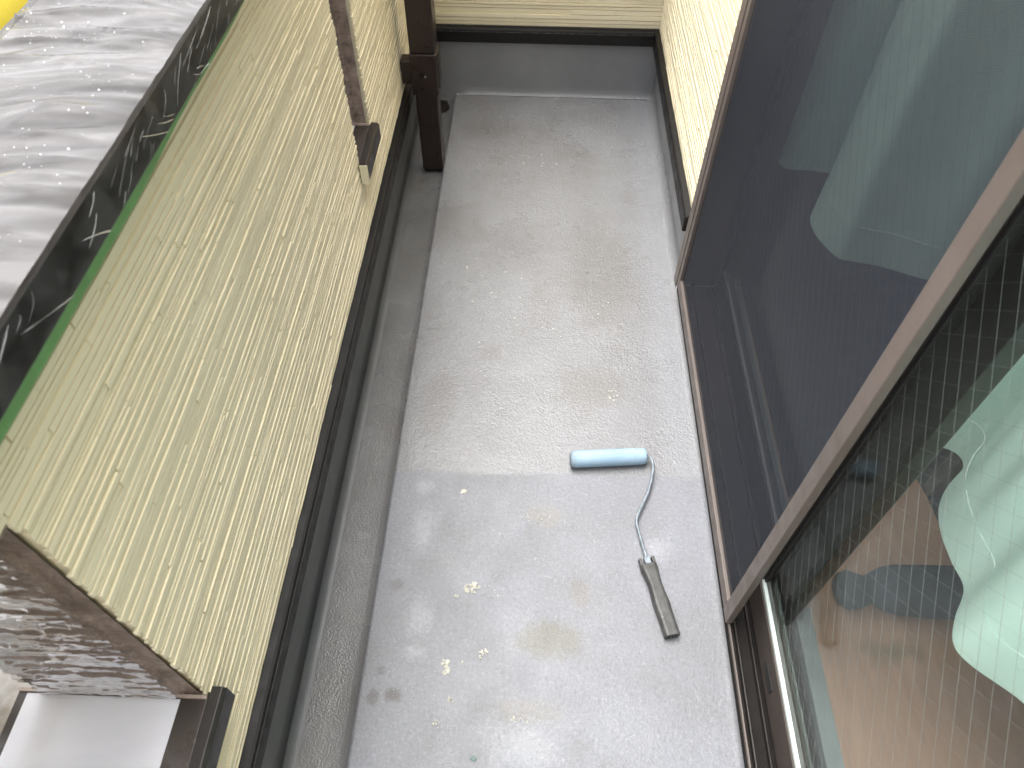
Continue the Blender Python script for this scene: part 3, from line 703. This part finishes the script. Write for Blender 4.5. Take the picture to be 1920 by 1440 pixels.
b = MB(); b.box(-.4035, -.3738, 2.045, 2.090, .285, .355); b.build('wall_bracket', PIPE, dp, False, .002)
b = MB(); b.box(-.2932, -.2912, 2.05, 2.098, .27, .38); b.build('clip', DARKBR, sl)

# ---------------------------------------------------------------- paint roller on the deck
ro = thing('paint_roller', 'small paint roller with pale blue foam sleeve lying on the wet paint edge', 'paint roller', (.23, .75, 0))
FOAM = Mat('blue_foam', rough=.9)
cf = FOAM.ramp(FOAM.noise(18, 5, .6), [(.3, (.26, .38, .49)), (.7, (.34, .46, .57))])
cf = FOAM.mix(cf, (.16, .20, .26), FOAM.math('MULTIPLY', FOAM.smooth(FOAM.noise(420, 3, .7), .58, .68), .6))
cf = FOAM.mix(cf, (.20, .21, .22), FOAM.math('MULTIPLY', FOAM.smooth(FOAM.sep()[0], .125, .105), .65))
FOAM.set('Base Color', cf); FOAM.bump(FOAM.noise(480, 4, .7), .8, .0014)
A0, A1 = Vector((.106, .905, .0200)), Vector((.284, .922, .0200))
ax = (A1-A0).normalized(); pts = []; rd = []
for s_, r_ in ((0, .010), (.001, .0155), (.004, .0182), (.010, .0194), (.05, .0198), (.09, .0197), (.13, .0198), (.168, .0194), (.174, .0182), (.1775, .0155), (.1788, .010)):
    pts.append(A0 + ax*s_); rd.append(r_)
b = MB(); b.tube(pts, rd, 32); slv = normals(b.build('sleeve', FOAM.m, ro, True))
b = MB(); b.tube([A1 + ax*.0008, A1 + ax*.0030], [.0085, .0075], 16); b.build('end_cap', plain('grey_plastic', (.25, .26, .27), .5), slv)
STEEL = plain('painted_rod', (.20, .23, .26), .45, .35, 90, .5, .3, 220)
wp = [(.283, .922, .0200), (.291, .9205, .0200), (.2955, .914, .0198), (.2975, .900, .019), (.2965, .885, .018), (.2905, .858, .0165), (.282, .83, .015), (.267, .798, .0135), (.2545, .772, .0125), (.2515, .762, .012), (.2505, .752, .012), (.2525, .740, .0125), (.258, .708, .0145), (.266, .668, .0165), (.2695, .648, .0165)]
b = MB(); b.tube(wp, .0033, 10); b.build('rod', STEEL, ro, True)
# handle: faceted loft
HM = Mat('worn_grey_plastic', rough=.5)
ch = HM.ramp(HM.noise(35, 6, .7), [(.3, (.032, .031, .029)), (.7, (.078, .076, .071))])
ch = HM.mix(ch, (.40, .47, .54), HM.math('MULTIPLY', HM.smooth(HM.noise(75, 4, .7), .66, .74), .5))
ch = HM.mix(ch, (.04, .04, .04), HM.math('MULTIPLY', HM.smooth(HM.noise(110, 5, .7), .64, .72), .5))
HM.set('Base Color', ch); HM.bump(HM.noise(240, 4), .4, .001)
H0, H1 = Vector((.2680, .6560, .0)), Vector((.3050, .5060, .0)); hx = (H1-H0).normalized(); hp = Vector((-hx.y, hx.x, 0)); HL = (H1-H0).length
prof = [(0, .0175, .022), (.08, .0180, .024), (.17, .0158, .0245), (.30, .0138, .0240), (.42, .0150, .0245), (.55, .0168, .0250), (.68, .0160, .0240), (.85, .0156, .0232), (1.0, .0160, .0235)]
b = MB(); vs = []; N = 12
for s_, hw_, ht in prof:
    o = H0 + hx*HL*s_; z0 = .0015
    c_ = .30
    for u, v in ((-1, c_), (-1, 1-c_), (-.82, .94), (-.5, 1), (.5, 1), (.82, .94), (1, 1-c_), (1, c_), (.82, .06), (.5, 0), (-.5, 0), (-.82, .06)):
        p = o + hp*u*hw_; vs.append((p.x, p.y, z0 + v*ht))
fs = [(i*N+k, i*N+(k+1) % N, (i+1)*N+(k+1) % N, (i+1)*N+k) for i in range(len(prof)-1) for k in range(N)] + [tuple(range(N)), tuple(range((len(prof)-1)*N, len(prof)*N))]
b.add(vs, fs); hd = normals(b.build('handle', HM.m, ro, False, .0012))
def obox(name, s0, s1, u0, u1, z0, z1, mat, par_, bev=.0008):
    b = MB(); vs = []
    for z in (z0, z1):
        for s_, u in ((s0, u0), (s1, u0), (s1, u1), (s0, u1)):
            p = H0 + hx*s_ + hp*u; vs.append((p.x, p.y, z))
    b.add(vs, [(0,1,2,3),(4,5,6,7),(0,1,5,4),(1,2,6,5),(2,3,7,6),(3,0,4,7)]); return normals(b.build(name, mat, par_, False, bev))
obox('prong', -.014, .004, .0105, .0170, .008, .0205, HM.m, hd)
obox('prong', -.014, .004, -.0170, -.0105, .008, .0205, HM.m, hd)
obox('rod_collar', -.014, .003, -.0060, .0060, .009, .0235, STEEL, hd)
obox('butt_shade_plate', HL-.0005, HL+.0006, -.0095, .0095, .0065, .0195, plain('hollow_shade', (.02, .02, .02), .9), hd)  # dark plate on the butt stands for the shade in its hollow
for k in (-1, 1): obox('butt_rib', HL+.0005, HL+.0012, k*.004-.0012, k*.004+.0012, .0066, .0193, HM.m, hd)
ov = MB(); pts = []
for k in range(17):
    a = 2*math.pi*k/16; p = H0 + hx*(HL*.78 + .011*math.cos(a)) + hp*(.0042*math.sin(a)); pts.append((p.x, p.y, .0252))
ov.tube(pts, .0006, 5, False); ov.build('oval_mark', plain('dark_mark', (.07, .07, .065), .6), hd)

# ---------------------------------------------------------------- dried paint splats on the deck (own little reliefs)
deck = D.objects['deck_floor']
SPL = Mat('cream_splat', rough=.5); SPL.set('Base Color', SPL.ramp(SPL.noise(140, 4, .7), [(.35, (.36, .35, .33)), (.6, (.52, .50, .41))])); SPL.bump(SPL.noise(260, 4), .7, .0015)
GRN = plain('green_spot', (.11, .16, .15), .5)
SPL = SPL.m
def splat(cx, cy, rx, ry, mat, hole=.0, rot=0):
    b = MB(); n = 22; vs = [(cx, cy, .0026)]; sdv = rnd()*50
    for ring, zz in ((.55, .0026), (1, .0012)):
        for k in range(n):
            a = 2*math.pi*k/n; r = ring*(1 + .75*noise.noise(Vector((math.cos(a)*1.6+sdv, math.sin(a)*1.6, ring*.6))) + .35*noise.noise(Vector((math.cos(a)*5+sdv, math.sin(a)*5, 3))))
            x, y = rx*r*math.cos(a), ry*r*math.sin(a)
            vs.append((cx + x*math.cos(rot)-y*math.sin(rot), cy + x*math.sin(rot)+y*math.cos(rot), zz))
    fs = [(0, 1+k, 1+(k+1) % n) for k in range(n)] + [(1+k, 1+n+k, 1+n+(k+1) % n, 1+(k+1) % n) for k in range(n)]
    b.add(vs, fs); o = b.build('paint_splat', mat, deck, True); return o
def cluster(cx, cy, rx, ry, k, rr=.0016, mat=SPL):
    for _ in range(k):
        a = rnd()*6.28; q = rnd()**.6
        splat(cx + rx*q*math.cos(a), cy + ry*q*math.sin(a), rr*(.6+rnd()), rr*(.6+rnd()), mat)
splat(-.134, .821, .006, .005, SPL)
cluster(-.099, .595, .014, .013, 26, .0030); cluster(-.127, .575, .012, .004, 4, .002); cluster(-.06, .585, .02, .016, 8, .0013)
cluster(-.139, .434, .007, .014, 16, .0030); cluster(-.068, .461, .010, .010, 14, .0016); cluster(-.123, .374, .006, .007, 9, .0016)
cluster(-.142, .330, .010, .008, 6, .0015); cluster(.004, .343, .024, .006, 9, .0016); cluster(.218, 1.114, .012, .020, 12, .0018)
cluster(.037, .764, .03, .016, 10, .0014); cluster(-.108, .442, .004, .002, 1, .002)
cluster(-.1, 1.45, .10, .22, 16, .0022); cluster(.005, 2.09, .12, .05, 9, .002); cluster(.08, 1.3, .2, .3, 14, .0016)
splat(-.073, .274, .0055, .0065, GRN)
